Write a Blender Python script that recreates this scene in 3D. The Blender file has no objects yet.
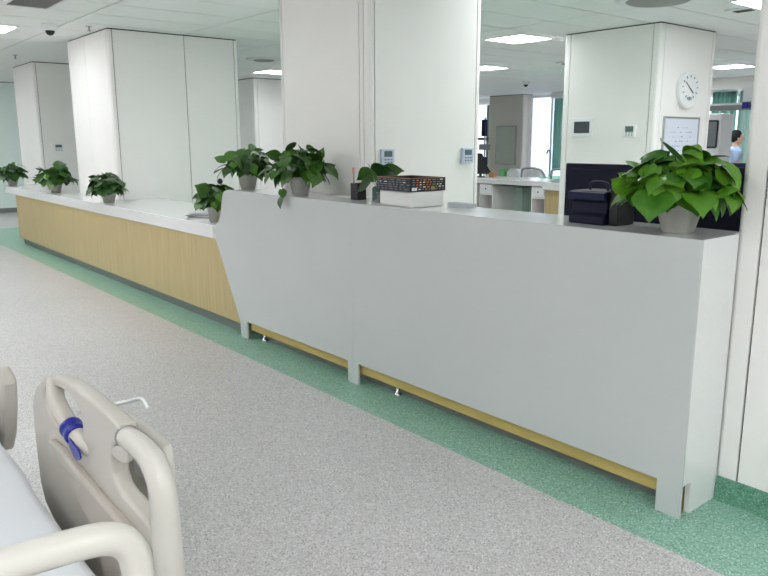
import bpy, math, random
from mathutils import Vector, Matrix, Euler
random.seed(7)
PI = math.pi
COL = bpy.context.scene.collection
SC = bpy.context.scene

# ------------------------------------------------------------------ camera, world, exposure
cd = bpy.data.cameras.new('camera')
cam = bpy.data.objects.new('camera', cd)
COL.objects.link(cam)
SC.camera = cam
cd.sensor_fit = 'HORIZONTAL'
cd.sensor_width = 36.0
cd.lens = 36.0 * 723.133 / 768.0
cd.clip_start = 0.02
cd.clip_end = 200
rt = Vector((0.63533365, 0.77223229, -0.00290497))
up = Vector((-0.15264441, 0.1292699, 0.97979027))
fw = Vector((-0.75700122, 0.6220503, -0.20000646))
m = Matrix(((rt.x, up.x, -fw.x), (rt.y, up.y, -fw.y), (rt.z, up.z, -fw.z)))
cam.matrix_world = Matrix.Translation((1.27219695, -2.53673338, 1.45717328)) @ m.to_4x4()

w = bpy.data.worlds.new('world')
SC.world = w
w.use_nodes = True
w.node_tree.nodes['Background'].inputs[0].default_value = (0.80, 0.90, 1.0, 1)
w.node_tree.nodes['Background'].inputs[1].default_value = 1.0
SC.view_settings.view_transform = 'Standard'
SC.view_settings.look = 'None'
SC.view_settings.gamma = 1.0
SC.view_settings.use_curve_mapping = False
SC.view_settings.exposure = 0.54
LAMP = 14.8        # radiance of the ceiling panels

C = 2.648          # ceiling height

# ------------------------------------------------------------------ materials
def srgb(r, g, b):
    f = lambda c: (c / 255 / 12.92) if c / 255 <= 0.04045 else ((c / 255 + 0.055) / 1.055) ** 2.4
    return (f(r), f(g), f(b), 1)

def mat(name, col, rough=0.5, metal=0.0, var=0.0, scale=8.0, spec=0.5, stretch=None, emit=0.0, bump=0.0, coat=0.0, vary_obj=0.0, transm=0.0, alpha=1.0):
    M = bpy.data.materials.new(name)
    M.use_nodes = True
    nt = M.node_tree
    b = nt.nodes['Principled BSDF']
    b.inputs['Roughness'].default_value = rough
    b.inputs['Metallic'].default_value = metal
    b.inputs['Specular IOR Level'].default_value = spec
    b.inputs['Coat Weight'].default_value = coat
    b.inputs['Transmission Weight'].default_value = transm
    b.inputs['Alpha'].default_value = alpha
    c = srgb(*col)
    b.inputs['Base Color'].default_value = c
    if var > 0 or bump > 0:
        tc = nt.nodes.new('ShaderNodeTexCoord')
        mp = nt.nodes.new('ShaderNodeMapping')
        nt.links.new(tc.outputs['Object'], mp.inputs[0])
        if stretch: mp.inputs['Scale'].default_value = stretch
        nz = nt.nodes.new('ShaderNodeTexNoise')
        nz.inputs['Scale'].default_value = scale
        nz.inputs['Detail'].default_value = 4
        nt.links.new(mp.outputs[0], nz.inputs['Vector'])
        if var > 0:
            rp = nt.nodes.new('ShaderNodeValToRGB')
            rp.color_ramp.elements[0].position = 0.3
            rp.color_ramp.elements[1].position = 0.7
            rp.color_ramp.elements[0].color = tuple(x * (1 - var) for x in c[:3]) + (1,)
            rp.color_ramp.elements[1].color = tuple(min(1, x * (1 + var)) for x in c[:3]) + (1,)
            nt.links.new(nz.outputs[0], rp.inputs[0])
            nt.links.new(rp.outputs[0], b.inputs['Base Color'])
        if bump > 0:
            bp = nt.nodes.new('ShaderNodeBump')
            bp.inputs['Strength'].default_value = bump
            bp.inputs['Distance'].default_value = 0.01
            nt.links.new(nz.outputs[0], bp.inputs['Height'])
            nt.links.new(bp.outputs[0], b.inputs['Normal'])
    if emit > 0:
        b.inputs['Emission Color'].default_value = c
        b.inputs['Emission Strength'].default_value = emit
    return M

def speckle(name, c0, c1, c2, scale, rough):
    """sheet vinyl with fine chips of two other tones"""
    M = bpy.data.materials.new(name)
    M.use_nodes = True
    nt = M.node_tree
    b = nt.nodes['Principled BSDF']
    b.inputs['Roughness'].default_value = rough
    b.inputs['Specular IOR Level'].default_value = 0.5
    tc = nt.nodes.new('ShaderNodeTexCoord')
    vo = nt.nodes.new('ShaderNodeTexVoronoi')
    vo.inputs['Scale'].default_value = scale
    nt.links.new(tc.outputs['Object'], vo.inputs['Vector'])
    sp = nt.nodes.new('ShaderNodeSeparateColor')
    nt.links.new(vo.outputs['Color'], sp.inputs[0])
    rp = nt.nodes.new('ShaderNodeValToRGB')
    e = rp.color_ramp.elements
    e[0].position = 0.0; e[0].color = srgb(*c1)
    e[1].position = 1.0; e[1].color = srgb(*c2)
    x = e.new(0.28); x.color = srgb(*c0)
    x = e.new(0.72); x.color = srgb(*c0)
    nt.links.new(sp.outputs[0], rp.inputs[0])
    nz = nt.nodes.new('ShaderNodeTexNoise')
    nz.inputs['Scale'].default_value = 1.3
    nz.inputs['Detail'].default_value = 5
    nt.links.new(tc.outputs['Object'], nz.inputs['Vector'])
    mr = nt.nodes.new('ShaderNodeMapRange')
    mr.inputs[3].default_value = 0.94; mr.inputs[4].default_value = 1.05
    nt.links.new(nz.outputs[0], mr.inputs[0])
    mx = nt.nodes.new('ShaderNodeMix'); mx.data_type = 'RGBA'; mx.blend_type = 'MULTIPLY'
    mx.inputs[0].default_value = 1.0
    nt.links.new(rp.outputs[0], mx.inputs[6])
    nt.links.new(mr.outputs[0], mx.inputs[7])
    nt.links.new(mx.outputs[2], b.inputs['Base Color'])
    n2 = nt.nodes.new('ShaderNodeTexNoise'); n2.inputs['Scale'].default_value = 3.0
    nt.links.new(tc.outputs['Object'], n2.inputs['Vector'])
    bp = nt.nodes.new('ShaderNodeBump'); bp.inputs['Strength'].default_value = 0.12; bp.inputs['Distance'].default_value = 0.02
    nt.links.new(n2.outputs[0], bp.inputs['Height'])
    nt.links.new(bp.outputs[0], b.inputs['Normal'])
    return M

def leaf_material(name, dark, light):
    M = bpy.data.materials.new(name)
    M.use_nodes = True
    nt = M.node_tree
    b = nt.nodes['Principled BSDF']
    b.inputs['Roughness'].default_value = 0.38
    oi = nt.nodes.new('ShaderNodeObjectInfo')
    tc = nt.nodes.new('ShaderNodeTexCoord')
    nz = nt.nodes.new('ShaderNodeTexNoise'); nz.inputs['Scale'].default_value = 2.2
    nt.links.new(tc.outputs['Object'], nz.inputs['Vector'])
    ad = nt.nodes.new('ShaderNodeMath'); ad.operation = 'ADD'
    nt.links.new(oi.outputs['Random'], ad.inputs[0])
    nt.links.new(nz.outputs[0], ad.inputs[1])
    ml = nt.nodes.new('ShaderNodeMath'); ml.operation = 'MULTIPLY'; ml.inputs[1].default_value = 0.5
    nt.links.new(ad.outputs[0], ml.inputs[0])
    rp = nt.nodes.new('ShaderNodeValToRGB')
    rp.color_ramp.elements[0].position = 0.2; rp.color_ramp.elements[1].position = 0.85
    rp.color_ramp.elements[0].color = srgb(*dark); rp.color_ramp.elements[1].color = srgb(*light)
    nt.links.new(ml.outputs[0], rp.inputs[0])
    nt.links.new(rp.outputs[0], b.inputs['Base Color'])
    return M

M = {}
M['floor'] = speckle('grey_vinyl', (198, 195, 194), (152, 148, 152), (228, 226, 225), 190, 0.34)
M['green'] = speckle('green_vinyl', (138, 182, 162), (90, 142, 120), (190, 222, 208), 190, 0.34)
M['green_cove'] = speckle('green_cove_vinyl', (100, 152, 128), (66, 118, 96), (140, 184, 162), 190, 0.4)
M['panel'] = mat('wall_panel', (244, 242, 239), 0.42, var=0.015, scale=1.5)
M['panel_mint'] = mat('mint_wall_panel', (224, 240, 234), 0.45)
M['core'] = mat('panel_joint', (30, 32, 36), 0.8)
M['tile'] = mat('ceiling_tile', (240, 243, 240), 0.75, var=0.012, scale=0.8)
M['tilegap'] = mat('ceiling_void', (34, 36, 36), 0.9)
M['lamp'] = mat('lamp_diffuser', (250, 253, 255), 0.5, emit=LAMP)
M['quartz'] = mat('white_quartz', (232, 232, 232), 0.13, var=0.012, scale=60, coat=0.2)
M['gloss'] = mat('white_gloss_panel', (199, 203, 202), 0.16, var=0.01, scale=3)
M['wood'] = mat('maple_laminate', (190, 171, 124), 0.42, var=0.10, scale=6, stretch=(9, 9, 0.35))
M['wood_dark'] = mat('maple_underside', (196, 172, 104), 0.5, var=0.08, scale=6, stretch=(1, 9, 9))
M['steel'] = mat('brushed_steel', (150, 154, 154), 0.35, metal=0.8)
M['chrome'] = mat('chrome', (205, 207, 210), 0.15, metal=1.0)
M['plinth'] = mat('grey_plinth', (120, 126, 124), 0.45)
M['white_plastic'] = mat('white_plastic', (235, 237, 238), 0.4)
M['blue_plastic'] = mat('pale_blue_plastic', (196, 208, 226), 0.4)
M['lcd'] = mat('lcd_glass', (96, 114, 112), 0.2)
M['screen_dark'] = mat('dark_screen_glass', (66, 74, 80), 0.12)
M['black'] = mat('black_plastic', (14, 15, 20), 0.45)
M['navy'] = mat('navy_plastic', (5, 10, 38), 0.6, spec=0.3)
M['navy2'] = mat('navy_trim', (16, 24, 56), 0.5, spec=0.3)
M['bed'] = mat('bed_plastic', (190, 184, 175), 0.38, var=0.01, scale=4)
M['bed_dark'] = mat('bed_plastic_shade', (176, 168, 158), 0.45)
M['bed_tube'] = mat('bed_tube_cream', (198, 194, 186), 0.28)
M['sheet'] = mat('white_cotton', (214, 216, 220), 0.9, bump=0.35, scale=9)
M['mattress'] = mat('mattress_grey', (196, 200, 206), 0.85, bump=0.3, scale=40)
M['blueband'] = mat('deep_blue_plastic', (26, 34, 140), 0.3)
M['pot'] = mat('grey_pot', (168, 168, 160), 0.45, var=0.06, scale=20)
M['soil'] = mat('potting_soil', (52, 40, 30), 0.95, var=0.3, scale=60)
M['stem'] = mat('plant_stem', (74, 118, 44), 0.5)
M['leaf_bright'] = leaf_material('bright_leaf', (34, 92, 22), (112, 166, 46))
M['leaf_mid'] = leaf_material('mid_leaf', (16, 58, 18), (80, 126, 40))
M['leaf_deep'] = leaf_material('deep_leaf', (16, 52, 22), (66, 108, 42))
M['carton'] = mat('kraft_carton', (176, 132, 92), 0.8)
M['carton_print'] = mat('black_carton_print', (30, 34, 42), 0.45)
M['paper'] = mat('white_paper', (226, 226, 224), 0.8, bump=0.4, scale=6)
M['orange'] = mat('orange_print', (214, 130, 60), 0.6)
M['greyprint'] = mat('grey_print', (120, 124, 128), 0.6)
M['whiteprint'] = mat('white_print', (232, 232, 230), 0.6)
M['olive'] = mat('olive_print', (140, 140, 92), 0.6)
M['pink'] = mat('pink_plastic', (226, 142, 138), 0.5)
M['board'] = mat('whiteboard_enamel', (222, 228, 240), 0.14)
M['ink'] = mat('board_ink', (140, 160, 205), 0.6)
M['frame'] = mat('aluminium', (176, 180, 182), 0.35, metal=0.6)
M['clockface'] = mat('clock_face', (236, 240, 240), 0.5)
M['curtain'] = mat('teal_curtain', (150, 208, 198), 0.85, var=0.12, scale=3, stretch=(8, 8, 0.3))
M['curtain_pale'] = mat('pale_mint_curtain', (190, 222, 216), 0.85, var=0.06, scale=3, stretch=(8, 8, 0.3))
M['frost'] = mat('frosted_daylight_glass', (224, 232, 248), 0.4, emit=0.82)
M['daylight'] = mat('daylight_glass', (236, 244, 255), 0.3, emit=1.0)
M['beige'] = mat('beige_panel', (206, 200, 190), 0.5)
M['mirror'] = mat('mirror_glass', (190, 186, 178), 0.04, metal=1.0)
M['mint'] = mat('mint_laminate', (190, 214, 204), 0.5)
M['mint_pad'] = mat('mint_pad', (130, 208, 178), 0.6)
M['teal_soap'] = mat('green_soap', (130, 200, 130), 0.4)
M['skin'] = mat('skin', (222, 178, 152), 0.5)
M['hair'] = mat('black_hair', (22, 20, 22), 0.85)
M['tunic'] = mat('pale_blue_tunic', (176, 198, 232), 0.8, bump=0.2, scale=30)
M['trousers'] = mat('white_trousers', (232, 236, 240), 0.8)
M['shoe'] = mat('white_shoe', (225, 225, 225), 0.5)
M['grille'] = mat('grille_grey', (146, 146, 142), 0.6)
M['grille_dark'] = mat('grille_void', (66, 66, 64), 0.8)
M['rubber'] = mat('rubber_dark', (50, 50, 54), 0.7)

# ------------------------------------------------------------------ mesh building
class MB:
    def __init__(s): s.v = []; s.f = []; s.sm = []
    def add(s, vs, fs, smooth=False, mx=None):
        o = len(s.v)
        s.v += [tuple(mx @ Vector(p)) for p in vs] if mx is not None else [tuple(p) for p in vs]
        s.f += [tuple(i + o for i in f) for f in fs]
        s.sm += [smooth] * len(fs)
        return s
    def box(s, x0, x1, y0, y1, z0, z1, mx=None):
        v = [(x0, y0, z0), (x1, y0, z0), (x1, y1, z0), (x0, y1, z0), (x0, y0, z1), (x1, y0, z1), (x1, y1, z1), (x0, y1, z1)]
        return s.add(v, [(0, 3, 2, 1), (4, 5, 6, 7), (0, 1, 5, 4), (1, 2, 6, 5), (2, 3, 7, 6), (3, 0, 4, 7)], False, mx)
    def prism(s, pts, a0, a1, axis='z', mx=None, smooth=False):
        """polygon pts extruded along an axis; for 'y' the points are (x,z), for 'x' (y,z)"""
        n = len(pts)
        P = {'z': lambda p, a: (p[0], p[1], a), 'y': lambda p, a: (p[0], a, p[1]), 'x': lambda p, a: (a, p[0], p[1])}[axis]
        v = [P(p, a0) for p in pts] + [P(p, a1) for p in pts]
        f = [tuple(range(n - 1, -1, -1)), tuple(range(n, 2 * n))]
        f += [(i, (i + 1) % n, n + (i + 1) % n, n + i) for i in range(n)]
        return s.add(v, f, smooth, mx)
    def lathe(s, prof, n=24, c=(0, 0, 0), mx=None, sx=1.0, sy=1.0):
        v = []; f = []
        for r, z in prof:
            for k in range(n):
                a = 2 * PI * k / n
                v.append((c[0] + r * math.cos(a) * sx, c[1] + r * math.sin(a) * sy, c[2] + z))
        for j in range(len(prof) - 1):
            for k in range(n):
                f.append((j * n + k, j * n + (k + 1) % n, (j + 1) * n + (k + 1) % n, (j + 1) * n + k))
        s.add(v, f, True, mx)
        s.add([v[k] for k in range(n)], [tuple(range(n - 1, -1, -1))], False, mx)
        o = (len(prof) - 1) * n
        s.add([v[o + k] for k in range(n)], [tuple(range(n))], False, mx)
        return s
    def tube(s, path, r, n=12, caps=True):
        path = [Vector(p) for p in path]
        rs = r if isinstance(r, (list, tuple)) else [r] * len(path)
        v = []; f = []
        t0 = (path[1] - path[0]).normalized()
        nrm = t0.orthogonal().normalized()
        for i, p in enumerate(path):
            t = (path[min(i + 1, len(path) - 1)] - path[max(i - 1, 0)]).normalized()
            nrm = (nrm - t * nrm.dot(t)).normalized()
            bn = t.cross(nrm)
            for k in range(n):
                a = 2 * PI * k / n
                v.append(tuple(p + (nrm * math.cos(a) + bn * math.sin(a)) * rs[i]))
        for j in range(len(path) - 1):
            for k in range(n):
                f.append((j * n + k, j * n + (k + 1) % n, (j + 1) * n + (k + 1) % n, (j + 1) * n + k))
        s.add(v, f, True)
        if caps:
            s.add(v[:n], [tuple(range(n - 1, -1, -1))]); s.add(v[-n:], [tuple(range(n))])
        return s
    def build(s, name, m, parent=None, bevel=0.0, seg=2, off=None):
        me = bpy.data.meshes.new(name)
        off = Vector(off) if off else Vector((0, 0, 0))
        me.from_pydata([tuple(Vector(p) - off) for p in s.v], [], s.f)
        me.polygons.foreach_set('use_smooth', s.sm)
        me.materials.append(M[m] if isinstance(m, str) else m)
        me.update()
        o = bpy.data.objects.new(name, me)
        COL.objects.link(o)
        o.location = off
        if parent is not None:
            o.parent = parent
            o.location = off - world_loc(parent) if off.length else -world_loc(parent)
        if bevel > 0:
            b = o.modifiers.new('bevel', 'BEVEL'); b.width = bevel; b.segments = seg
            b.limit_method = 'ANGLE'; b.angle_limit = math.radians(40)
            b.harden_normals = False
        return o

def world_loc(o):
    p = Vector((0, 0, 0))
    while o is not None:
        p += o.location; o = o.parent
    return p

def tag(o, label=None, cat=None, group=None, kind=None):
    if label: o['label'] = label
    if cat: o['category'] = cat
    if group: o['group'] = group
    if kind: o['kind'] = kind
    return o

def thing(name, loc, label, cat, group=None):
    o = bpy.data.objects.new(name, None)
    o.empty_display_size = 0.05
    COL.objects.link(o)
    o.location = loc
    return tag(o, label, cat, group)

def struct(name, mb, m, parent=None, bevel=0.0):
    o = mb.build(name, m, parent, bevel)
    if parent is None: o['kind'] = 'structure'
    return o

def catmull(pts, n=6):
    P = [Vector(p) for p in pts]
    P = [P[0] * 2 - P[1]] + P + [P[-1] * 2 - P[-2]]
    out = []
    for i in range(1, len(P) - 2):
        a, b, c, d = P[i - 1:i + 3]
        for k in range(n):
            t = k / n
            out.append(0.5 * ((2 * b) + (c - a) * t + (2 * a - 5 * b + 4 * c - d) * t * t + (3 * b - a - 3 * c + d) * t ** 3))
    out.append(P[-2])
    return out

def rounded(x0, x1, z0, z1, r, n=5):
    out = []
    for cx, cz, a0 in ((x1 - r, z1 - r, 0), (x0 + r, z1 - r, PI / 2), (x0 + r, z0 + r, PI), (x1 - r, z0 + r, 1.5 * PI)):
        for k in range(n + 1):
            a = a0 + PI / 2 * k / n
            out.append((cx + r * math.cos(a), cz + r * math.sin(a)))
    return out

def plate_with_holes(outer, holes, depth, bevel, res=2):
    """flat 2D curve with holes, extruded and bevelled, returned as a mesh lying in XZ"""
    cu = bpy.data.curves.new('outline', 'CURVE')
    cu.dimensions = '2D'; cu.fill_mode = 'BOTH'
    cu.extrude = depth / 2 - bevel; cu.bevel_depth = bevel; cu.bevel_resolution = res
    cu.offset = -bevel
    for loop in [outer] + holes:
        sp = cu.splines.new('POLY')
        sp.points.add(len(loop) - 1)
        for i, (a, b) in enumerate(loop): sp.points[i].co = (a, b, 0, 1)
        sp.use_cyclic_u = True
    ob = bpy.data.objects.new('outline', cu)
    me = bpy.data.meshes.new_from_object(ob)
    bpy.data.objects.remove(ob); bpy.data.curves.remove(cu)
    me.transform(Matrix.Rotation(PI / 2, 4, 'X'))
    return me

def place_mesh(name, me, m, parent, loc=(0, 0, 0), smooth=True):
    me.materials.clear(); me.materials.append(M[m])
    me.name = name
    if smooth:
        me.polygons.foreach_set('use_smooth', [True] * len(me.polygons))
        if hasattr(me, 'set_sharp_from_angle'): me.set_sharp_from_angle(angle=math.radians(35))
    o = bpy.data.objects.new(name, me); COL.objects.link(o)
    o.parent = parent
    o.location = Vector(loc) - (world_loc(parent) if parent else Vector((0, 0, 0)))
    return o

def smooth_closed(pts, n=4):
    P = [Vector((a, b, 0)) for a, b in pts]; N = len(P); out = []
    for i in range(N):
        a, b, c, d = P[i - 1], P[i], P[(i + 1) % N], P[(i + 2) % N]
        for k in range(n):
            t = k / n
            q = 0.5 * ((2 * b) + (c - a) * t + (2 * a - 5 * b + 4 * c - d) * t * t + (3 * b - a - 3 * c + d) * t ** 3)
            out.append((q.x, q.y))
    return out

# ------------------------------------------------------------------ floor
XL, XR, YB, YF = -15.5, 6.0, 16.0, -5.5
GX0, GY0 = -12.4, -0.233
struct('floor', MB().box(XL, XR, YF, GY0, -0.1, 0).box(XL, GX0, GY0, YB, -0.1, 0), 'floor')
struct('floor_green_border', MB().box(GX0, XR, GY0, 3.3, -0.1, 0), 'green')
struct('floor_ward', MB().box(GX0, XR, 3.3, YB, -0.1, 0), 'floor')

# ------------------------------------------------------------------ walls
wl = struct('wall_left', MB().box(XL - 0.2, XL - 0.012, YF, YB, 0, C + 0.1), 'core')
y = -5.42; k = 0
while y < 15.5:
    MB().box(XL - 0.012, XL, y + 0.003, y + 1.197, 0.03, C - 0.01).build('panel', 'panel_mint', wl)
    y += 1.2
struct('baseboard_left', MB().box(XL, XL + 0.012, YF, YB, 0, 0.09), 'plinth')
struct('wall_front', MB().box(XL, XR, YF - 0.2, YF, 0, C + 0.1), 'panel')
struct('wall_right', MB().box(XR, XR + 0.2, YF, YB, 0, C + 0.1), 'panel')
struct('wall_back', MB().box(XL, XR, YB, YB + 0.2, 0, C + 0.1), 'panel')

# ------------------------------------------------------------------ ceiling
ceil = struct('ceiling', MB().box(XL, XR, YF, YB, C + 0.03, C + 0.12), 'tilegap')
TX, TY, OX, OY, G = 0.606, 1.28, -3.07, -0.08, 0.008
tile_mb = MB().box(G, TX - G, G, TY - G, 0, 0.025)
tproto = None
rest = MB()
i0, i1 = math.floor((XL - OX) / TX), math.ceil((XR - OX) / TX)
j0, j1 = math.floor((YF - OY) / TY), math.ceil((YB - OY) / TY)
for i in range(i0, i1):
    for j in range(j0, j1):
        x, y = OX + i * TX, OY + j * TY
        xa, xb, ya, yb = max(x, XL), min(x + TX, XR), max(y, YF), min(y + TY, YB)
        if xb - xa < 0.02 or yb - ya < 0.02: continue
        whole = xb - xa > TX - 0.001 and yb - ya > TY - 0.001
        # direction from the camera, kept to what the picture can show
        dx, dy = x + TX / 2 - 1.27, y + TY / 2 + 2.54
        ang = math.degrees(math.atan2(dx, dy))
        dist = math.hypot(dx, dy)
        if whole and -84 < ang < -18 and 3.3 < dist < 14.0:
            if tproto is None:
                tproto = tile_mb.build('tile', 'tile', ceil); o = tproto
            else:
                o = tproto.copy(); COL.objects.link(o)
            o.location = (x, y, C)
        else:
            rest.box(xa + G, xb - G, ya + G, yb - G, C, C + 0.025)
ro = rest.build('tile_field', 'tile', ceil); ro['kind'] = 'stuff'

# ------------------------------------------------------------------ ceiling fixtures
def ceiling_light(x, y, label, group='square ceiling light panels'):
    t = thing('ceiling_light', (x, y, C), label, 'light', group)
    f = MB()
    f.box(x, x + .60, y, y + .018, C - .012, C - .0005).box(x, x + .60, y + .582, y + .60, C - .012, C - .0005)
    f.box(x, x + .018, y + .018, y + .582, C - .012, C - .0005).box(x + .582, x + .60, y + .018, y + .582, C - .012, C - .0005)
    f.build('frame', 'white_plastic', t)
    MB().box(x + .018, x + .582, y + .018, y + .582, C - .008, C - .001).build('diffuser', 'lamp', t)
    return t
ceiling_light(-7.95, -1.01, 'bright square light panel in the corridor ceiling at the left edge')
ceiling_light(-5.016, 4.18, 'bright square light panel nearest left of the clock column')
ceiling_light(-7.72, 6.51, 'bright square light panel half hidden behind the middle column')
ceiling_light(-10.47, 4.10, 'bright square light panel between the two large columns')
ceiling_light(-5.04, 9.58, 'bright square light panel right of the clock column')
ceiling_light(-2.0, 4.07, 'sliver of light panel at the top right beside the wall')
UN = ['second corridor', 'third corridor', 'near corridor', 'mid corridor', 'end corridor', 'bedside', 'bedside middle', 'bedside right', 'right corridor', 'bedside far', 'behind counter', 'station centre', 'left station', 'left rear station', 'right station', 'right rear station', 'behind clock column', 'rear left', 'rear centre', 'right bedside end', 'right of clock column', 'far right corridor', 'right corridor corner', 'station rear right', 'bed row left', 'right station rear', 'counter middle', 'bedside corner', 'bedside left corner', 'far bed row']  # areas of the out-of-view panels, added only to balance the room's light
for q, (x, y) in enumerate([(-11.2, -1.6), (-13.2, -1.01), (-5.2, -1.9), (1.4, -2.9), (2.3, -1.5), (-4.2, -4.0), (-1.4, -4.0), (1.6, -4.0), (3.4, -1.2), (-8.4, -4.0),
                            (-0.4, 1.9), (-4.4, 1.0), (-12.9, 1.6), (-12.9, 6.5), (2.6, 2.6), (0.6, 5.5), (-6.1, 8.3), (-10.3, 7.1), (-6.9, 10.4), (3.8, -3.0), (0.9, 3.9), (4.3, .8), (1.9, -3.4), (-1.6, 6.4), (-7.0, -3.4), (2.6, 4.6), (-2.4, 1.75), (3.0, -4.9), (-5.6, -5.0), (-10.6, -4.2)]):
    ceiling_light(x, y, 'added fill light panel hidden from view over the %s area' % UN[q], 'unseen ceiling light panels added for fill')

# linear air grille, top left
t = thing('air_grille', (-5.75, -0.65, C), 'grey slatted air grille in the ceiling at the top left', 'vent')
gx0, gx1, gy0, gy1 = -6.06, -5.32, -0.86, -0.46
MB().box(gx0 + .03, gx1 - .03, gy0 + .03, gy1 - .03, C - .006, C - .001).build('backing', 'grille_dark', t)
f = MB(); f.box(gx0, gx1, gy0, gy0 + .03, C - .014, C - .0005).box(gx0, gx1, gy1 - .03, gy1, C - .014, C - .0005)
f.box(gx0, gx0 + .03, gy0 + .03, gy1 - .03, C - .014, C - .0005).box(gx1 - .03, gx1, gy0 + .03, gy1 - .03, C - .014, C - .0005)
f.build('frame', 'white_plastic', t)
for k in range(14):
    yy = gy0 + .04 + k * .0235
    MB().box(gx0 + .03, gx1 - .03, yy, yy + .010, C - .013, C - .0065).build('slat', 'grille', t)
# four way cassette by the clock column
t = thing('air_conditioner_cassette', (-2.2, 3.5, C), 'round grey outlet of ceiling air unit above the clock column', 'vent')
MB().lathe([(0.34, 0), (0.36, -0.012), (0.30, -0.026)], 40, (-2.3, 3.45, C - .001)).build('outlet_ring', 'white_plastic', t)
MB().lathe([(0.27, 0), (0.25, -0.012), (0.02, -0.018)], 40, (-2.3, 3.45, C - .026)).build('outlet_disc', 'grille', t)
t = thing('ceiling_vent', (-2.1, 4.62, C), 'small dark slot vent in the ceiling at the top right', 'vent')
MB().box(-2.24, -1.98, 4.50, 4.72, C - .012, C - .0005).build('vent_frame', 'white_plastic', t)
MB().box(-2.19, -2.03, 4.56, 4.66, C - .016, C - .012).build('vent_slot', 'grille_dark', t)
for (x, y, r, l) in [(-8.5, 3.2, .26, 'round ceiling diffuser seen above the light between the columns'), (-6.0, 7.2, .2, 'round ceiling diffuser beyond the light left of clock column')]:
    t = thing('ceiling_diffuser', (x, y, C), l, 'vent')
    MB().lathe([(r, 0), (r, -0.012), (r * .8, -0.022)], 28, (x, y, C - .001)).build('ring', 'white_plastic', t)
    MB().lathe([(r * .62, 0), (r * .5, -0.012)], 28, (x, y, C - .023)).build('disc', 'grille', t)

def dome(x, y, label, s=1.0):
    t = thing('dome_camera', (x, y, C), label, 'camera')
    MB().lathe([(.075 * s, 0), (.075 * s, -.035 * s), (.062 * s, -.06 * s), (.048 * s, -.066 * s)], 24, (x, y, C - .0005)).build('housing', 'white_plastic', t)
    MB().lathe([(.046 * s, 0), (.044 * s, -.018 * s), (.032 * s, -.036 * s), (.012 * s, -.046 * s)], 24, (x, y, C - .0665 * s)).build('dome', 'black', t)
dome(-7.02, -.20, 'white dome security camera with black lens hanging at upper left')
dome(-8.85, 9.6, 'tiny dark dome camera on the far ceiling above the beige column')
def sprinkler(x, y, label):
    t = thing('sprinkler_head', (x, y, C), label, 'sprinkler')
    MB().lathe([(.035, 0), (.03, -.008)], 16, (x, y, C - .0005)).build('escutcheon', 'chrome', t)
    b = MB().lathe([(.009, 0), (.009, -.04)], 10, (x, y, C - .0085)); b.lathe([(.022, 0), (.022, -.004)], 12, (x, y, C - .0485))
    b.build('head', 'steel', t)
sprinkler(-10.2, .20, 'small sprinkler head on the ceiling above the leftmost column')
sprinkler(-6.90, .16, 'small sprinkler head at the top corner of the big white column')
sprinkler(-6.75, 5.9, 'small sprinkler head just before the half hidden ceiling light')

# ------------------------------------------------------------------ columns
def column(name, x0, x1, y0, y1, cuts_f, cuts_r, label, m='panel', post=0.05, rad=0.028):
    t = thing(name, ((x0 + x1) / 2, (y0 + y1) / 2, 0), label, 'column')
    d = 0.012; g = 0.004; H = C - 0.012
    MB().box(x0 + d, x1 - d, y0 + d, y1 - d, 0, C).build('core', 'core', t)
    # rounded corner posts
    for (cx, cy, sx, sy) in ((x0, y0, 1, 1), (x1, y0, -1, 1), (x1, y1, -1, -1), (x0, y1, 1, -1)):
        P = []
        for k in range(7):
            a = PI / 2 * k / 6
            P.append((cx + sx * (rad - rad * math.cos(a)), cy + sy * (rad - rad * math.sin(a))))
        q = post - g
        P += [(cx + sx * q, cy), (cx + sx * q, cy + sy * d), (cx + sx * d, cy + sy * d), (cx + sx * d, cy + sy * q), (cx, cy + sy * q)]
        MB().prism(P, 0.0, H).build('corner_post', m, t)
    xs = [x0 + post] + cuts_f + [x1 - post]
    for a, b in zip(xs, xs[1:]):
        MB().box(a + g, b - g, y0, y0 + d, 0, H).build('panel', m, t)
        MB().box(a + g, b - g, y1 - d, y1, 0, H).build('panel', m, t)
    ys = [y0 + post] + cuts_r + [y1 - post]
    for a, b in zip(ys, ys[1:]):
        MB().box(x1 - d, x1, a + g, b - g, 0, H).build('panel', m, t)
        MB().box(x0, x0 + d, a + g, b - g, 0, H).build('panel', m, t)
    return t
column('column', -12.15, -10.95, .60, 1.80, [], [], 'white panelled column furthest left behind the low counter')
column('column', -8.30, -6.885, .34, 1.89, [-7.66], [1.21], 'widest white panelled column rising behind the low counter')
column('column', -3.51, -2.45, .40, 1.43, [-2.545], [], 'middle white column with two wall controls behind the tall counter')
column('column', -4.16, -2.955, 4.645, 5.815, [], [], 'white column carrying the oval clock and the whiteboard', post=0.085)
column('column', -12.9, -11.48, 4.70, 6.2, [], [5.6], 'distant white column seen between the two large columns', post=0.08)
column('column', -12.88, -11.66, 12.9, 13.9, [], [], 'beige far column with the tall mirror on it', m='beige')
column('column', -0.012, 1.55, .285, 1.6, [], [], 'white panelled column edge cut off by right side of picture', post=0.094)
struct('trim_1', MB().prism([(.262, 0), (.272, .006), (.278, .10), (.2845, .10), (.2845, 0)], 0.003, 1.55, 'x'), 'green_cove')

# ------------------------------------------------------------------ low counter
t = thing('low_counter', (-7.2, .4, 0), 'long low maple reception counter with white stone top', 'counter')
zt0, zt1 = .708, .812
outl = [(-10.74, .0), (-3.62, .0), (-3.62, .80), (-6.86, .80), (-6.86, .330), (-8.32, .330), (-8.32, .80), (-10.74, .80)]
outl[0] = (-10.74, .0)
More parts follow.
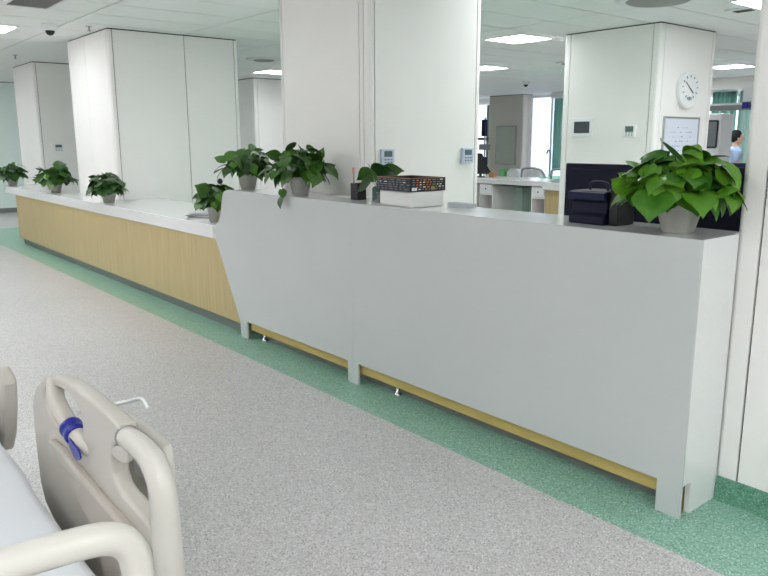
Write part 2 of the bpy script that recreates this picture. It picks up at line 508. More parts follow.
# countertop notched around the wide column
outl = [(-10.74, .002), (-3.93, .002), (-3.93, .0135), (-3.50, .0135), (-3.50, .392), (-3.60, .392), (-3.60, .80), (-6.875, .80), (-6.875, .333), (-8.31, .333), (-8.31, .80), (-10.74, .80)]
MB().prism(outl, zt0, zt1).build('countertop', 'quartz', t, 0.004)
n = 8; xa, xb = -10.18, -3.56
for k in range(n):
    a = xa + (xb - xa) * k / n; b = xa + (xb - xa) * (k + 1) / n
    MB().box(a + .0007, b - .0007, .016, .034, .092, zt0).build('front_panel', 'wood', t)
MB().box(xa, xa + .018, .035, .75, .092, zt0).build('end_panel', 'wood', t)
MB().box(xa + .02, xb, .036, .325, .10, zt0 - .001).build('carcass', 'wood_dark', t)
MB().box(xa + .03, xb, .065, .32, 0, .092).build('plinth', 'plinth', t)

# ------------------------------------------------------------------ tall counter
HX = -2.115
t = thing('tall_counter', (-1.8, .15, 0), 'tall glossy white reception counter front standing on stubby feet', 'counter')
g = .133; T = 1.10; D = .36
left = [(-3.525, 0), (-3.53, .115), (-3.905, .768), (-3.893, .800), (-3.86, .822), (-3.815, .850), (-3.785, .885), (-3.765, .935), (-3.735, 1.035), (-3.715, 1.075), (-3.68, 1.093), (-3.63, T)]
P = left + [(HX - .0006, T), (HX - .0006, 0), (HX - .052, 0), (HX - .052, g), (-3.425, g), (-3.425, 0)]
MB().prism(P, 0.0, .012, 'y').build('front_panel', 'gloss', t)
P = [(HX + .0006, 0), (HX + .0006, T), (-.0005, T), (-.0005, 0), (-.103, 0), (-.103, g), (HX + .052, g), (HX + .052, 0)]
MB().prism(P, 0.0, .012, 'y').build('front_panel', 'gloss', t)
# end panel with its notch
MB().prism([(.0125, .132), (.0125, T), (.283, T), (.283, .012), (.272, 0), (.074, 0), (.070, .132)], -.022, 0.0, 'x').build('end_panel', 'quartz', t)
MB().box(-3.64, -.0225, .0125, D, T - .03, T - .0003).build('countertop', 'quartz', t, .002)
MB().box(-3.42, -.05, .030, .046, .066, T - .031).build('inner_panel', 'wood_dark', t)
MB().box(-3.42, -.05, .0465, .275, .066, .080).build('bottom_board', 'wood_dark', t)
MB().box(-3.36, -.06, .10, .115, 0, .065).build('plinth', 'plinth', t)
MB().box(-.05, -.034, .047, .26, .0, .13).build('end_skirting', 'wood_dark', t)
for x in (-3.3, -1.78):
    b = MB().lathe([(.022, 0), (.022, .01), (.012, .014), (.012, .066)], 14, (x, .075, 0))
    b.build('levelling_foot', 'chrome', t)
for x in (-3.49, -2.10, -1.0, -.10):
    MB().box(x, x + .02, .047, .30, .10, T - .031).build('bracket', 'wood_dark', t)

# staff desk behind the tall counter, carrying the big monitor
t = thing('staff_desk', (-1.6, .8, 0), 'white staff worktop hidden behind the tall counter', 'desk')
MB().box(-2.40, -.03, .375, 1.15, .72, .75).build('desktop', 'quartz', t, .003)
for x in (-2.38, -1.25, -.09):
    MB().box(x, x + .04, .42, 1.10, 0, .72).build('desk_panel', 'panel', t)

t = thing('large_monitor', (-.66, .72, .75), 'wide dark navy monitor back standing behind the big plant', 'monitor')
mx0, mx1, mz0, mz1 = -1.135, -.15, .82, 1.336
MB().box(mx0, mx1, .700, .725, mz0, mz1).build('back_shell', 'navy', t, .006)
MB().prism([(mx0 + .04, mz0 + .04), (mx1 - .04, mz0 + .04), (mx1 - .04, mz1 - .028), (mx0 + .04, mz1 - .028)], .692, .7, 'y').build('rear_cover', 'navy', t, .003)
MB().box(mx0 + .01, mx1 - .01, .7255, .73, mz0 + .01, mz1 - .01).build('screen', 'screen_dark', t)
MB().box(-.70, -.60, .735, .765, .762, 1.05).build('stand', 'black', t, .004)
MB().box(-.82, -.48, .64, .86, .7505, .762).build('stand_base', 'black', t, .004)

# black label printer on the counter top
t = thing('label_printer', (-.56, .20, T), 'black boxy printer with a carry handle on the tall counter', 'printer')
px0, px1 = -.672, -.495
prof = [(.115, T + .001), (.115, T + .035), (.135, T + .050), (.145, T + .095), (.118, T + .108), (.112, T + .135), (.13, T + .142), (.29, T + .142), (.30, T + .12), (.30, T + .001)]
MB().prism(prof, px0, px1, 'x').build('body', 'navy', t, .004)
MB().box(px0 - .004, px1 + .004, .106, .128, T + .106, T + .138).build('output_lip', 'navy2', t, .004)
hp = catmull([(px0 + .045, .20, T + .142), (px0 + .048, .20, T + .168), (px0 + .065, .20, T + .176), (px1 - .06, .20, T + .176), (px1 - .045, .20, T + .168), (px1 - .042, .20, T + .142)], 5)
MB().tube(hp, .006, 8).build('handle', 'navy2', t)
MB().box(px1 + .007, px1 + .05, .14, .27, T + .001, T + .16).build('side_module', 'black', t, .006)

# ------------------------------------------------------------------ plants
def leaf_mesh(name, m, droop, fold, wide):
    rows = [(0.0, .20, -.16), (.10, .44, -.05), (.26, .53, 0), (.46, .48, 0), (.68, .31, 0), (.86, .12, 0)]
    v = []; f = []
    def z(t, y): return -droop * t * t + fold * abs(y) - .22 * y * y * 2
    for t, hw, back in rows:
        for s in (-1, -.5, 0, .5, 1):
            y = hw * wide * s
            tt = t + back * abs(s)
            v.append((tt, y, z(max(t, 0), y)))
    v.append((1.0, 0, z(1.0, 0) - .02))
    for r in range(len(rows) - 1):
        for c in range(4):
            a = r * 5 + c
            f.append((a, a + 5, a + 6, a + 1))
    o = (len(rows) - 1) * 5
    for c in range(4): f.append((o + c, len(v) - 1, o + c + 1))
    me = bpy.data.meshes.new(name); me.from_pydata(v, [], f)
    me.polygons.foreach_set('use_smooth', [True] * len(f))
    me.materials.append(M[m]); me.update()
    return me
LEAVES = {k: [leaf_mesh('leaf', k, d, fo, wd) for d, fo, wd in ((.20, .30, 1.1), (.34, .22, .95), (.10, .40, 1.15), (.42, .30, 1.0))] for k in ('leaf_bright', 'leaf_mid', 'leaf_deep')}

def plant(x, y, z, label, m, R=.24, H=.25, n=40, ls=.12, pot_r=.085, pot_h=.115, seed=1, group='potted pothos plants along the counters', lean=(0, 0), trail=None, skip=None, clampz=None, potmat='pot'):
    rnd = random.Random(seed)
    t = thing('potted_pothos', (x, y, z), label, 'plant', group)
    rb = pot_r * .66
    prof = [(rb * .96, 0.0005), (rb, .004), (pot_r * .94, pot_h - .02), (pot_r, pot_h - .018), (pot_r, pot_h), (pot_r * .9, pot_h), (pot_r * .88, pot_h - .012)]
    p = MB().lathe(prof, 28, (x, y, z)).build('pot', potmat, t)
    MB().lathe([(pot_r * .86, pot_h - .0115), (pot_r * .84, pot_h - .008)], 20, (x, y, z)).build('soil', 'soil', p)
    stems = MB()
    top = z + pot_h
    for k in range(n):
        fr = (k + .5) / n
        el = math.asin(max(-.38, 1 - fr * 1.32)) + rnd.uniform(-.15, .15)      # from the crown down below the rim
        az = k * 2.39996 + rnd.uniform(-.35, .35)
        rr = rnd.uniform(.45, 1.0)
        c = Vector((math.cos(az), math.sin(az), 0))
        s = ls * rnd.uniform(.6, 1.25)
        base = Vector((x, y, top)) + c * ((R - ls * .55) * rr * max(.12, math.cos(el))) + Vector((lean[0], lean[1], 0)) * rr
        base.z += max(.0, (H - ls * .1) * (.35 + .65 * rr) * math.sin(el)) + ls * .38
        pitch = -.20 - .55 * math.cos(el) * rnd.uniform(.2, 1.5) + rnd.uniform(-.4, .35)
        if rnd.random() < .18: pitch = rnd.uniform(.1, .8)
        d = c * math.cos(pitch) + Vector((0, 0, math.sin(pitch)))
        d = (d + Vector((-c.y, c.x, 0)) * rnd.uniform(-.75, .75)).normalized()
        upv = (Vector((0, 0, 1)) + c * rnd.uniform(.3, 1.3) + Vector((rnd.uniform(-.45, .45), rnd.uniform(-.45, .45), 0)))
        yv = upv.cross(d).normalized(); zv = d.cross(yv).normalized()
        if skip and skip(base + d * s * .6, s): continue
        low = z + pot_h * .62 if clampz is None else clampz
        if (base + d * s).z < low: base.z += low - (base + d * s).z
        me = rnd.choice(LEAVES[m])
        o = bpy.data.objects.new('leaf', me); COL.objects.link(o); o.parent = t
        mt = Matrix(((d.x, yv.x, zv.x), (d.y, yv.y, zv.y), (d.z, yv.z, zv.z))).to_4x4()
        for r in range(3):
            for cc in range(3): mt[r][cc] *= s
        bl = base - Vector((x, y, z)); mt[0][3], mt[1][3], mt[2][3] = bl
        o.matrix_local = mt
        root = Vector((x, y, top - .01)) + c * rnd.uniform(0, pot_r * .55)
        mid = (root + base) / 2 + Vector((0, 0, .03)) - c * .01
        stems.tube(catmull([root, mid, base + zv * .0], 3), .0022, 5, False)
    if trail:
        pts = catmull([Vector((x, y, top)) + Vector(p) for p in trail], 5)
        stems.tube(pts, .0025, 5, False)
        for q, (k, s) in enumerate(((-1, .075), (-6, .06))):
            o = bpy.data.objects.new('leaf', LEAVES[m][1]); COL.objects.link(o); o.parent = t
            o.location = pts[k] - Vector((x, y, z)); o.rotation_euler = (.4, 1.0 + .3 * q, -1.2 + 1.4 * q); o.scale = (s, s, s)
    stems.build('stems', 'stem', t)
    return t
Z1 = .8125
plant(-10.66, .10, Z1, 'pothos in grey pot at the far left end of the low counter', 'leaf_deep', R=.25, H=.19, n=70, ls=.10, seed=11)
plant(-8.64, .15, Z1, 'pothos in grey pot second from the left on the low counter', 'leaf_mid', R=.28, H=.20, n=76, ls=.115, seed=5)
plant(-6.58, .12, Z1, 'pothos in grey pot standing before the widest white column', 'leaf_deep', R=.25, H=.18, n=72, ls=.105, seed=23)
plant(-4.13, .14, Z1, 'small pothos on the low counter against the tall counter edge', 'leaf_mid', R=.20, H=.17, n=66, ls=.09, pot_r=.075, pot_h=.130, seed=8,
      skip=lambda p, s: p.x > -3.95 and p.y < .10)
plant(-3.60, .15, T, 'pothos on left end of the tall counter overlapping its neighbour', 'leaf_mid', R=.24, H=.17, n=92, ls=.092, pot_r=.078, pot_h=.118, seed=31,
      skip=lambda p, s: p.y > .385 - s * .5)
plant(-2.83, .115, T, 'pothos with a vine trailing over the tall counter front', 'leaf_mid', R=.25, H=.17, n=92, ls=.098, pot_r=.080, pot_h=.122, seed=44,
      skip=lambda p, s: p.y > .38 - s * .5, trail=[(0, -.07, .0), (.0, -.105, .0), (.02, -.135, -.03), (.0, -.142, -.08), (-.01, -.145, -.13)])
plant(-.185, .16, T, 'largest bright green pothos nearest at the right end of counter', 'leaf_bright', R=.275, H=.165, n=140, ls=.102, pot_r=.092, pot_h=.122, seed=3,
      skip=lambda p, s: (p.x > -.04 and p.y > .2) or (p.x > -.05 and p.y > .27 - s * .55), clampz=T + .055)
# small cutting in the bottle beside the carton
t = thing('pothos_cutting', (-2.16, .235, T), 'small pothos cutting in a glass behind the black carton', 'plant')
MB().lathe([(.028, .0005), (.033, .004), (.033, .075), (.022, .085)], 18, (-2.16, .235, T)).build('glass_jar', 'lcd', t)
sm = MB()
for (dx, dy, dz, az, pi_, s) in ((-.05, -.01, .16, 3.4, -.2, .12), (.02, -.02, .165, .3, .2, .14), (.06, -.03, .15, 5.6, .0, .13), (-.05, -.01, .18, 2.4, .1, .11), (-.02, -.05, .12, 4.5, -.5, .12), (.05, .03, .17, .9, .2, .12)):
    b = Vector((-2.16 + dx * .6, .235 + dy, T + dz))
    o = bpy.data.objects.new('leaf', LEAVES['leaf_mid'][0]); COL.objects.link(o); o.parent = t
    o.location = b - t.location; o.rotation_euler = (-0.75 if math.cos(az) > 0 else 0.75, -pi_, az); o.scale = (s, s, s)
    sm.tube([Vector((-2.16, .235, T + .06)), (Vector((-2.16, .235, T + .1)) + b) / 2, b], .002, 5, False)
sm.build('stems', 'stem', t)

# ------------------------------------------------------------------ things on the tall counter
t = thing('pen_holder', (-2.27, .16, T), 'square black pen holder on the tall counter', 'pen holder')
b = MB(); x0, x1, y0, y1 = -2.318, -2.250, .15, .218
b.box(x0, x1, y0, y0 + .003, T + .0005, T + .10).box(x0, x1, y1 - .003, y1, T + .0005, T + .10).box(x0, x0 + .003, y0 + .003, y1 - .003, T + .0005, T + .10).box(x1 - .003, x1, y0 + .003, y1 - .003, T + .0005, T + .10).box(x0, x1, y0, y1, T + .0003, T + .004)
b.build('holder_body', 'black', t)
t = thing('pink_pen', (-2.295, .16, T), 'pink capped pen sticking up out of the black holder', 'pen')
MB().tube([(-2.295, .165, T + .005), (-2.302, .163, T + .155)], .004, 8).build('barrel', 'greyprint', t)
MB().tube([(-2.302, .163, T + .155), (-2.304, .1625, T + .195)], [.0065, .008], 8).build('cap', 'pink', t)

RZ = math.radians(-2)
cx, cy = -1.78, .155
R = Matrix.Translation((cx, cy, T)) @ Matrix.Rotation(math.radians(-2.5), 4, 'Z') @ Matrix.Diagonal((.9, .9, 1, 1))
def rb(mb, *a): return mb.box(*a, mx=R)
t = thing('paper_stack', (cx, cy, T), 'tall white wrapped paper stack under the black carton', 'paper')
rb(MB(), -.165, .166, -.105, .14, .0005, .083).build('wrapped_ream', 'paper', t, .006)
MB().prism([(-.136, .02), (-.10, .076), (-.02, .04), (.02, .078), (.06, .03), (.02, .006), (-.10, .006)], -.1035, -.1005, 'y', mx=R).build('loose_wrapper', 'paper', t)
t = thing('shallow_carton', (cx, cy, T), 'open black printed cardboard tray lying on the paper stack', 'box')
b = MB(); zb, zt = .0845, .156
for a in ((-.175, .155, -.12, -.114, zb, zt), (-.175, .155, .155, .161, zb, zt), (-.175, -.169, -.114, .155, zb, zt), (.149, .155, -.114, .155, zb, zt)): rb(b, *a)
b.build('tray_walls', 'carton_print', t)
rb(MB(), -.169, .149, -.114, .155, zb, zb + .05).build('tray_inside', 'carton', t)
b = MB()
for a in ((-.175, .155, -.1205, -.112, zt, zt + .002), (.1485, .1555, -.112, .155, zt, zt + .002), (-.1755, -.1685, -.112, .155, zt, zt + .002), (-.1755, .1555, .155, .161, zt, zt + .002)): rb(b, *a)
b.build('tray_rim', 'carton', t)
# flat print: rows of small bars standing for the illegible text
rnd = random.Random(4)
ow, ww, gw, ol = MB(), MB(), MB(), MB()
for r_ in range(5):
    zz = zb + .010 + r_ * .0125
    a = -.165
    while a < .13:
        L = rnd.uniform(.01, .04)
        rb(rnd.choice([gw, gw, ww]) if r_ in (0, 3) else gw, a, a + L, -.1208, -.1201, zz, zz + .004); a += L + rnd.uniform(.008, .03)
    a = -.10
    while a < .14:
        L = rnd.uniform(.008, .025)
        rb([ow, ww, ow, gw][rnd.randrange(4)] if a < .04 else [ww, gw, ol][rnd.randrange(3)], .1551, .1558, a, min(a + L, .15), zz, zz + .005); a += L + .012
rb(ww, .1552, .1562, -.105, -.065, zb + .006, zb + .022)
rb(ol, .1552, .1562, .045, .075, zb + .008, zb + .026)
for nm, q_, m_ in (('orange_print', ow, 'orange'), ('white_print', ww, 'whiteprint'), ('grey_print', gw, 'greyprint'), ('olive_print', ol, 'olive')): q_.build(nm, m_, t)['kind'] = 'stuff'
for k, (a, b_) in enumerate([(-2.16, .075)]):
    tg = MB().lathe([(.03, .0005), (.03, .012), (.012, .02), (.012, .05), (.02, .056)], 14, (-2.05, .16, T)).build('desk_stamp', 'plinth')
    tag(tg, 'small grey stamp standing between pen holder and paper stack', 'stamp')
tg = MB().box(-1.62 + .03, -1.46 + .03, .27, .33, T + .0003, T + .022).build('business_card_tray', 'mattress')
tag(tg, 'low clear grey tray on the counter below the wall control', 'tray')
b = MB()
b.prism([(-2.62, .20), (-2.36, .215), (-2.38, .36), (-2.64, .345)], T + .0003, T + .003)
tag(b.build('paper_sheet', 'paper'), 'thin white paper sheet lying between pothos and pen holder', 'paper')

# magazines on the low counter, and the little microphone
for k, (x, y, a, m_) in enumerate([(-4.55, .27, .2, 'greyprint'), (-4.56, .28, .45, 'whiteprint'), (-4.58, .27, .75, 'greyprint')]):
    r = Matrix.Translation((x, y, Z1 + .0005 + k * .006)) @ Matrix.Rotation(a, 4, 'Z')
    o = MB().box(-.15, .15, -.105, .105, 0, .0055, mx=r).build('magazine', m_)
    tag(o, ['grey magazine at the bottom of the pile beside small pothos', 'white magazine in the middle of the pile beside small pothos', 'grey magazine on top of the pile beside small pothos'][k], 'magazine', 'magazines on the low counter')
t = thing('desk_microphone', (-4.42, .36, Z1), 'round black microphone on a thin stem behind the small pothos', 'microphone')
MB().lathe([(.05, .0005), (.05, .015), (.02, .022)], 18, (-4.42, .36, Z1)).build('base', 'black', t)
MB().tube(catmull([(-4.42, .36, Z1 + .02), (-4.40, .35, Z1 + .2), (-4.38, .32, Z1 + .29)], 5), .004, 8).build('stem', 'black', t)
MB().lathe([(.004, -.024), (.018, -.018), (.025, 0), (.018, .018), (.004, .024)], 16, (-4.37, .31, Z1 + .31)).build('mic_head', 'black', t)

# ------------------------------------------------------------------ wall controls
def thermostat(face, a, z, plane, w_, h_, label, screen=(.18, .82, .52, .88), colour='blue_plastic', buttons=True, scm='lcd', grp='wall thermostats'):
    """face 'r': on an x=plane wall looking +x; face 'f': on a y=plane wall looking -y; a = left edge as seen"""
    if face == 'r':
        bx = lambda mb, u0, u1, v0, v1, d0, d1: mb.box(plane + d0, plane + d1, a + u0 * w_, a + u1 * w_, z + v0 * h_, z + v1 * h_)
        loc = (plane, a + w_ / 2, z)
    else:
        bx = lambda mb, u0, u1, v0, v1, d0, d1: mb.box(a + u0 * w_, a + u1 * w_, plane - d1, plane - d0, z + v0 * h_, z + v1 * h_)
        loc = (a + w_ / 2, plane, z)
    t = thing('wall_thermostat', loc, label, 'thermostat', grp)
    bx(MB(), 0, 1, 0, 1, .0005, .024).build('case', colour, t, .004)
    bx(MB(), screen[0], screen[1], screen[2], screen[3], .0242, .0255).build('display', scm, t)
    if buttons:
        for r_ in range(2):
            for c_ in range(3):
                bx(MB(), .2 + c_ * .24, .34 + c_ * .24, .12 + r_ * .18, .2 + r_ * .18, .0242, .026).build('button', 'greyprint', t)
    return t
thermostat('r', .490, 1.298, -2.45, .105, .103, 'pale blue thermostat on middle column above the pothos cutting')
thermostat('r', 1.235, 1.298, -2.45, .11, .105, 'pale blue thermostat at the right edge of the middle column')
thermostat('r', .80, 1.30, -10.95, .15, .12, 'thermostat on the leftmost column above the potted plants', colour='white_plastic')
thermostat('f', -4.00, 1.49, 4.645, .29, .21, 'wide white wall panel with dark screen left on clock column', screen=(.14, .86, .2, .82), buttons=False, scm='screen_dark', colour='white_plastic', grp='wall panels')
thermostat('f', -3.31, 1.487, 4.645, .14, .125, 'small square thermostat on the clock column front face', screen=(.15, .85, .42, .9), colour='white_plastic')

# oval clock on the clock column
CXp = -2.955
t = thing('wall_clock', (CXp, 5.22, 1.985), 'oval white wall clock high on the column', 'clock')
def oval(rw, rh, d0, d1, cz=1.985, cy_=5.22):
    return MB().prism([(cy_ + rw * math.cos(2 * PI * k / 40), cz + rh * math.sin(2 * PI * k / 40)) for k in range(40)], CXp + d0, CXp + d1, 'x')
oval(.215, .195, .0005, .045).build('case', 'white_plastic', t, .01)
oval(.195, .175, .045, .049).build('dial', 'clockface', t)
tk = MB()
for k in range(12):
    a = 2 * PI * k / 12
    tk.box(-.006, .006, -.003, .003, -.013, .013, mx=Matrix.Translation((CXp + .050, 5.22 + .155 * math.sin(a), 2.015 + .115 * math.cos(a))) @ Matrix.Rotation(-a, 4, 'X'))
tk.build('hour_marks', 'greyprint', t)
for nm, a, L, wd in (('hour_hand', math.radians(122), .085, .006), ('minute_hand', math.radians(-55), .12, .004)):
    MB().box(0, .003, -wd, wd, -.015, L, mx=Matrix.Translation((CXp + .052, 5.22, 2.0)) @ Matrix.Rotation(-a, 4, 'X')).build(nm, 'black', t)
oval(.055, .02, .0495, .053, 1.895).build('sub_dial', 'frame', t)

t = thing('whiteboard', (CXp, 5.17, 1.35), 'small magnetic whiteboard with faint writing under the clock', 'whiteboard')
wy0, wy1, wz0, wz1 = 4.80, 5.55, 1.16, 1.70
MB().box(CXp + .0005, CXp + .014, wy0 + .018, wy1 - .018, wz0 + .018, wz1 - .018).build('board', 'board', t)
f = MB()
f.box(CXp + .0005, CXp + .02, wy0, wy1, wz0, wz0 + .018).box(CXp + .0005, CXp + .02, wy0, wy1, wz1 - .018, wz1).box(CXp + .0005, CXp + .02, wy0, wy0 + .018, wz0 + .018, wz1 - .018).box(CXp + .0005, CXp + .02, wy1 - .018, wy1, wz0 + .018, wz1 - .018)
f.build('frame', 'frame', t)
ik = MB(); rnd = random.Random(9)
for r_ in range(7):
    a = wy0 + .12
    while a < wy1 - .15:
        L = rnd.uniform(.01, .04)
        if rnd.random() < .6: ik.box(CXp + .0142, CXp + .0148, a, a + L, wz0 + .12 + r_ * .05, wz0 + .124 + r_ * .05 + rnd.uniform(0, .012))
        a += L + .02
ik.build('faint_writing', 'ink', t)

# ------------------------------------------------------------------ far desk
t = thing('far_desk', (-6.4, 6.5, 0), 'far white desk with two drawer units and mint knee panel', 'desk')
MB().box(-7.7, -5.56, 6.16, 6.95, .775, .85).build('desktop', 'quartz', t, .004)
MB().box(-5.559, -5.2, 6.10, 6.95, .73, .85).build('desk_end_top', 'quartz', t, .02)
MB().box(-5.555, -5.25, 6.18, 6.9, 0, .729).build('wood_end', 'wood', t)
def pedestal(x0, x1):
    b = MB(); y0, y1 = 6.20, 6.75
    b.box(x0, x0 + .018, y0, y1, .06, .77).box(x1 - .018, x1, y0, y1, .06, .77).box(x0 + .018, x1 - .018, y0, y1, .06, .30).box(x0 + .018, x1 - .018, y0, y1, .59, .61).box(x0 + .018, x1 - .018, y1 - .02, y1, .30, .59)
    p = b.build('pedestal', 'panel', t)
    d = MB().box(x0 + .02, x1 - .02, y0 - .012, y0, .615, .76).build('drawer', 'white_plastic', p)
    MB().lathe([(.012, 0), (.012, .008)], 12, mx=Matrix.Translation(((x0 + x1) / 2, y0 - .012, .69)) @ Matrix.Rotation(PI / 2, 4, 'X')).build('drawer_lock', 'black', p)
pedestal(-6.90, -6.61); pedestal(-5.83, -5.56)
MB().box(-6.60, -5.84, 6.72, 6.74, .05, .77).build('modesty_panel', 'mint', t)
MB().box(-6.235, -6.22, 6.45, 6.719, .05, .77).build('knee_divider', 'mint', t)
MB().box(-6.60, -6.02, 6.18, 6.5, .735, .752).build('keyboard_tray', 'greyprint', t)
MB().box(-6.18, -6.08, 6.705, 6.719, .60, .63).build('cable_port', 'black', t)
for x in (-7.65, -7.1): MB().box(x, x + .04, 6.2, 6.9, 0, .774).build('desk_side', 'panel', t)
t = thing('desk_monitor', (-7.25, 6.5, .85), 'black monitor on the far desk seen nearly edge on', 'monitor')
r = Matrix.Translation((-7.17, 6.5, 0)) @ Matrix.Rotation(math.radians(60), 4, 'Z')
MB().prism([(-.26, .90), (.20, .90), (.10, 1.05), (.02, 1.24), (-.26, 1.26)], -.012, .012, 'y', mx=r).build('screen', 'black', t)
MB().box(-.05, .05, -.08, .08, .8505, .865, mx=r).box(-.02, .02, -.02, .02, .865, .90, mx=r).build('stand', 'black', t)
tag(MB().box(-7.02, -6.92, 6.55, 6.62, .851, .93).build('wooden_box', 'carton'), 'tiny brown wooden box beside the far black monitor', 'box')

# parked trolleys with curved grey rails and mint pads beyond the desk
def trolley(x0, x1, y, label):
    t = thing('patient_trolley', ((x0 + x1) / 2, y + 1, 0), label, 'trolley', 'patient trolleys beyond the far desk')
    MB().box(x0, x1, y, y + 1.9, .62, .80).build('mint_pad', 'mint_pad', t, .03)
    MB().box(x0 + .03, x1 - .03, y + .03, y + 1.87, .52, .62).build('deck', 'steel', t)
    pts = catmull([(x0 + .02, y - .03, .45), (x0 + .02, y - .03, .86), (x0 + .08, y - .03, .965), (x1 - .16, y - .03, .965), (x1 - .05, y - .03, .90), (x1 - .01, y - .03, .80), (x1 - .01, y - .03, .45)], 6)
    MB().tube(pts, .020, 10).build('end_rail', 'steel', t)
    for (a, b) in ((x0 + .06, y + .1), (x1 - .06, y + .1), (x0 + .06, y + 1.8), (x1 - .06, y + 1.8)):
        l = MB().box(a - .02, a + .02, b - .02, b + .02, .11, .52).build('leg', 'steel', t)
        MB().lathe([(.05, -.015), (.05, .015)], 14, mx=Matrix.Translation((a, b, .055)) @ Matrix.Rotation(PI / 2, 4, 'Y')).build('wheel', 'rubber', l)
trolley(-7.20, -6.66, 7.6, 'patient trolley with mint pad behind right half of far desk')
trolley(-6.55, -5.95, 7.6, 'patient trolley with mint pad partly hidden by clock column')

# ------------------------------------------------------------------ far wash area, window, curtain
t = thing('wall_mirror', (-12.2, 12.88, 1.3), 'tall narrow mirror on the far beige column', 'mirror')
MB().box(-12.58, -11.85, 12.872, 12.898, .79, 1.84).build('frame', 'frame', t)
MB().box(-12.55, -11.88, 12.868, 12.8715, .82, 1.81).build('glass', 'mirror', t)
t = thing('wash_basin', (-11.6, 12.4, 0), 'far washing counter with beige splashback below the mirror', 'basin')
MB().box(-12.9, -10.3, 12.2, 12.86, .40, .46).build('basin_top', 'quartz', t, .01)
MB().box(-12.88, -11.66, 12.87, 12.885, .46, .76).build('splashback', 'beige', t)
MB().box(-12.85, -10.65, 12.25, 12.85, 0, .40).build('cabinet', 'mint', t)
for (x, m_, l) in ((-12.05, 'teal_soap', 'green soap bottle under the far mirror'), (-11.65, 'white_plastic', 'white towel dispenser below the far mirror'), (-10.95, 'white_plastic', 'white tissue box before the far frosted window')):
    w_ = .10 if m_ == 'teal_soap' else .2
    o = MB().prism([(x - w_, .4605), (x + w_, .4605), (x + w_, .62), (x + w_ * .5, .70), (x - w_ * .5, .70), (x - w_, .62)], 12.55, 12.75, 'y').build('soap_bottle' if m_ == 'teal_soap' else 'dispenser', m_)
    tag(o, l, 'dispenser')

wd = struct('window_1', MB().box(-11.60, -9.4, 13.2, 13.24, .35, 2.55), 'frost')
for x in (-11.62, -10.95, -10.1, -9.4): MB().box(x, x + .05, 13.17, 13.2, .35, 2.55).build('window_mullion', 'white_plastic', wd)
MB().box(-11.62, -9.35, 13.16, 13.2, 2.55, 2.60).build('window_head', 'white_plastic', wd)
struct('wall_far_centre', MB().box(-11.65, -6.9, 13.25, 13.4, 0, C + .02), 'panel')
wd = struct('window_2', MB().box(-15.3, -12.95, 13.6, 13.64, .3, 2.45), 'daylight')
for x in (-14.9, -14.1, -13.55): MB().box(x, x + .08, 13.54, 13.6, .3, 2.45).build('window_mullion', 'plinth', wd)
MB().box(-15.3, -12.95, 13.54, 13.6, 1.45, 1.53).build('window_rail', 'plinth', wd)
struct('wall_far_left', MB().box(XL, -12.9, 13.65, 13.8, 0, C + .02), 'panel')
# ventilator-like stand seen at the slit left of beige column
t = thing('equipment_stand', (-12.0, 10.6, 0), 'dark equipment arm before the bright window at far left gap', 'medical stand')
MB().tube([(-11.16, 10.9, .06), (-11.16, 10.9, 2.0)], .02, 8).build('pole', 'steel', t)
MB().box(-11.24, -11.12, 10.85, 10.95, 1.55, 1.95).build('upper_unit', 'navy2', t, .01)
MB().box(-11.30, -11.02, 10.84, 10.96, 1.22, 1.36).build('middle_unit', 'greyprint', t, .01)
MB().box(-11.25, -11.10, 10.85, 10.95, .85, 1.05).build('lower_unit', 'navy2', t, .01)
MB().lathe([(.25, .0), (.25, .05), (.03, .06)], 16, (-11.16, 10.9, .001)).build('base', 'steel', t)

def curtain(name, x0, x1, y, z0, z1, m_, label, amp=.035, nf=9, group=None):
    v = []; f = []; N = nf * 8
    for k in range(N + 1):
        u = k / N
        yy = y + amp * math.sin(u * nf * 2 * PI) + amp * .4 * math.sin(u * nf * 4.7)
        for z in (z0, (z0 + z1) / 2, z1):
            v.append((x0 + (x1 - x0) * u + (.02 * math.sin(u * 20) if z < z1 else 0), yy * 1.0 + (0 if z > z0 else amp * .3 * math.sin(u * 13)), z))
    for k in range(N):
        for j in range(2):
            a = k * 3 + j; f.append((a, a + 3, a + 4, a + 1))
    mb = MB(); mb.add(v, f, True)
    o = mb.build(name, m_)
    s = o.modifiers.new('cloth', 'SOLIDIFY'); s.thickness = .004
    tag(o, label, 'curtain', group)
    return o
curtain('curtain', -10.72, -10.0, 13.0, .70, 2.50, 'curtain', 'teal curtain beside the far frosted window', nf=4)
t = thing('tap', (-10.48, 12.5, .46), 'thin grey swan neck tap before the far window', 'tap')
MB().tube(catmull([(-10.48, 12.6, .4602), (-10.48, 12.6, 1.1), (-10.48, 12.52, 1.2), (-10.48, 12.46, 1.12)], 5), .02, 8).build('spout', 'steel', t)

# right far zone: window, curtains, bed-head beam, nurse
wd = struct('window_3', MB().box(-6.9, -3.4, 13.3, 13.34, .5, 2.35), 'daylight')
for x in (-6.9, -5.75, -4.6, -3.45): MB().box(x, x + .07, 13.25, 13.3, .5, 2.35).build('window_mullion', 'white_plastic', wd)
struct('wall_far_right', MB().box(-6.9, -3.4, 13.35, 13.5, 0, C + .02), 'panel')
struct('wall_far_right_end', MB().box(-3.4, XR, 12.4, 12.6, 0, C + .02), 'panel')
curtain('curtain', -6.42, -5.90, 12.7, .02, 2.4195, 'curtain', 'dark teal curtain panel right of the clock column', nf=5)
curtain('curtain', -5.90, -5.55, 12.8, .02, 2.4195, 'curtain_pale', 'pale mint curtain strip before the far right window', nf=4)
curtain('curtain', -5.38, -5.28, 12.75, .02, 2.4195, 'plinth', 'narrow grey curtain strip behind the nurse', nf=2)
struct('trim_3', MB().box(-10.8, -9.9, 12.95, 13.05, 2.502, C - .0005), 'panel')
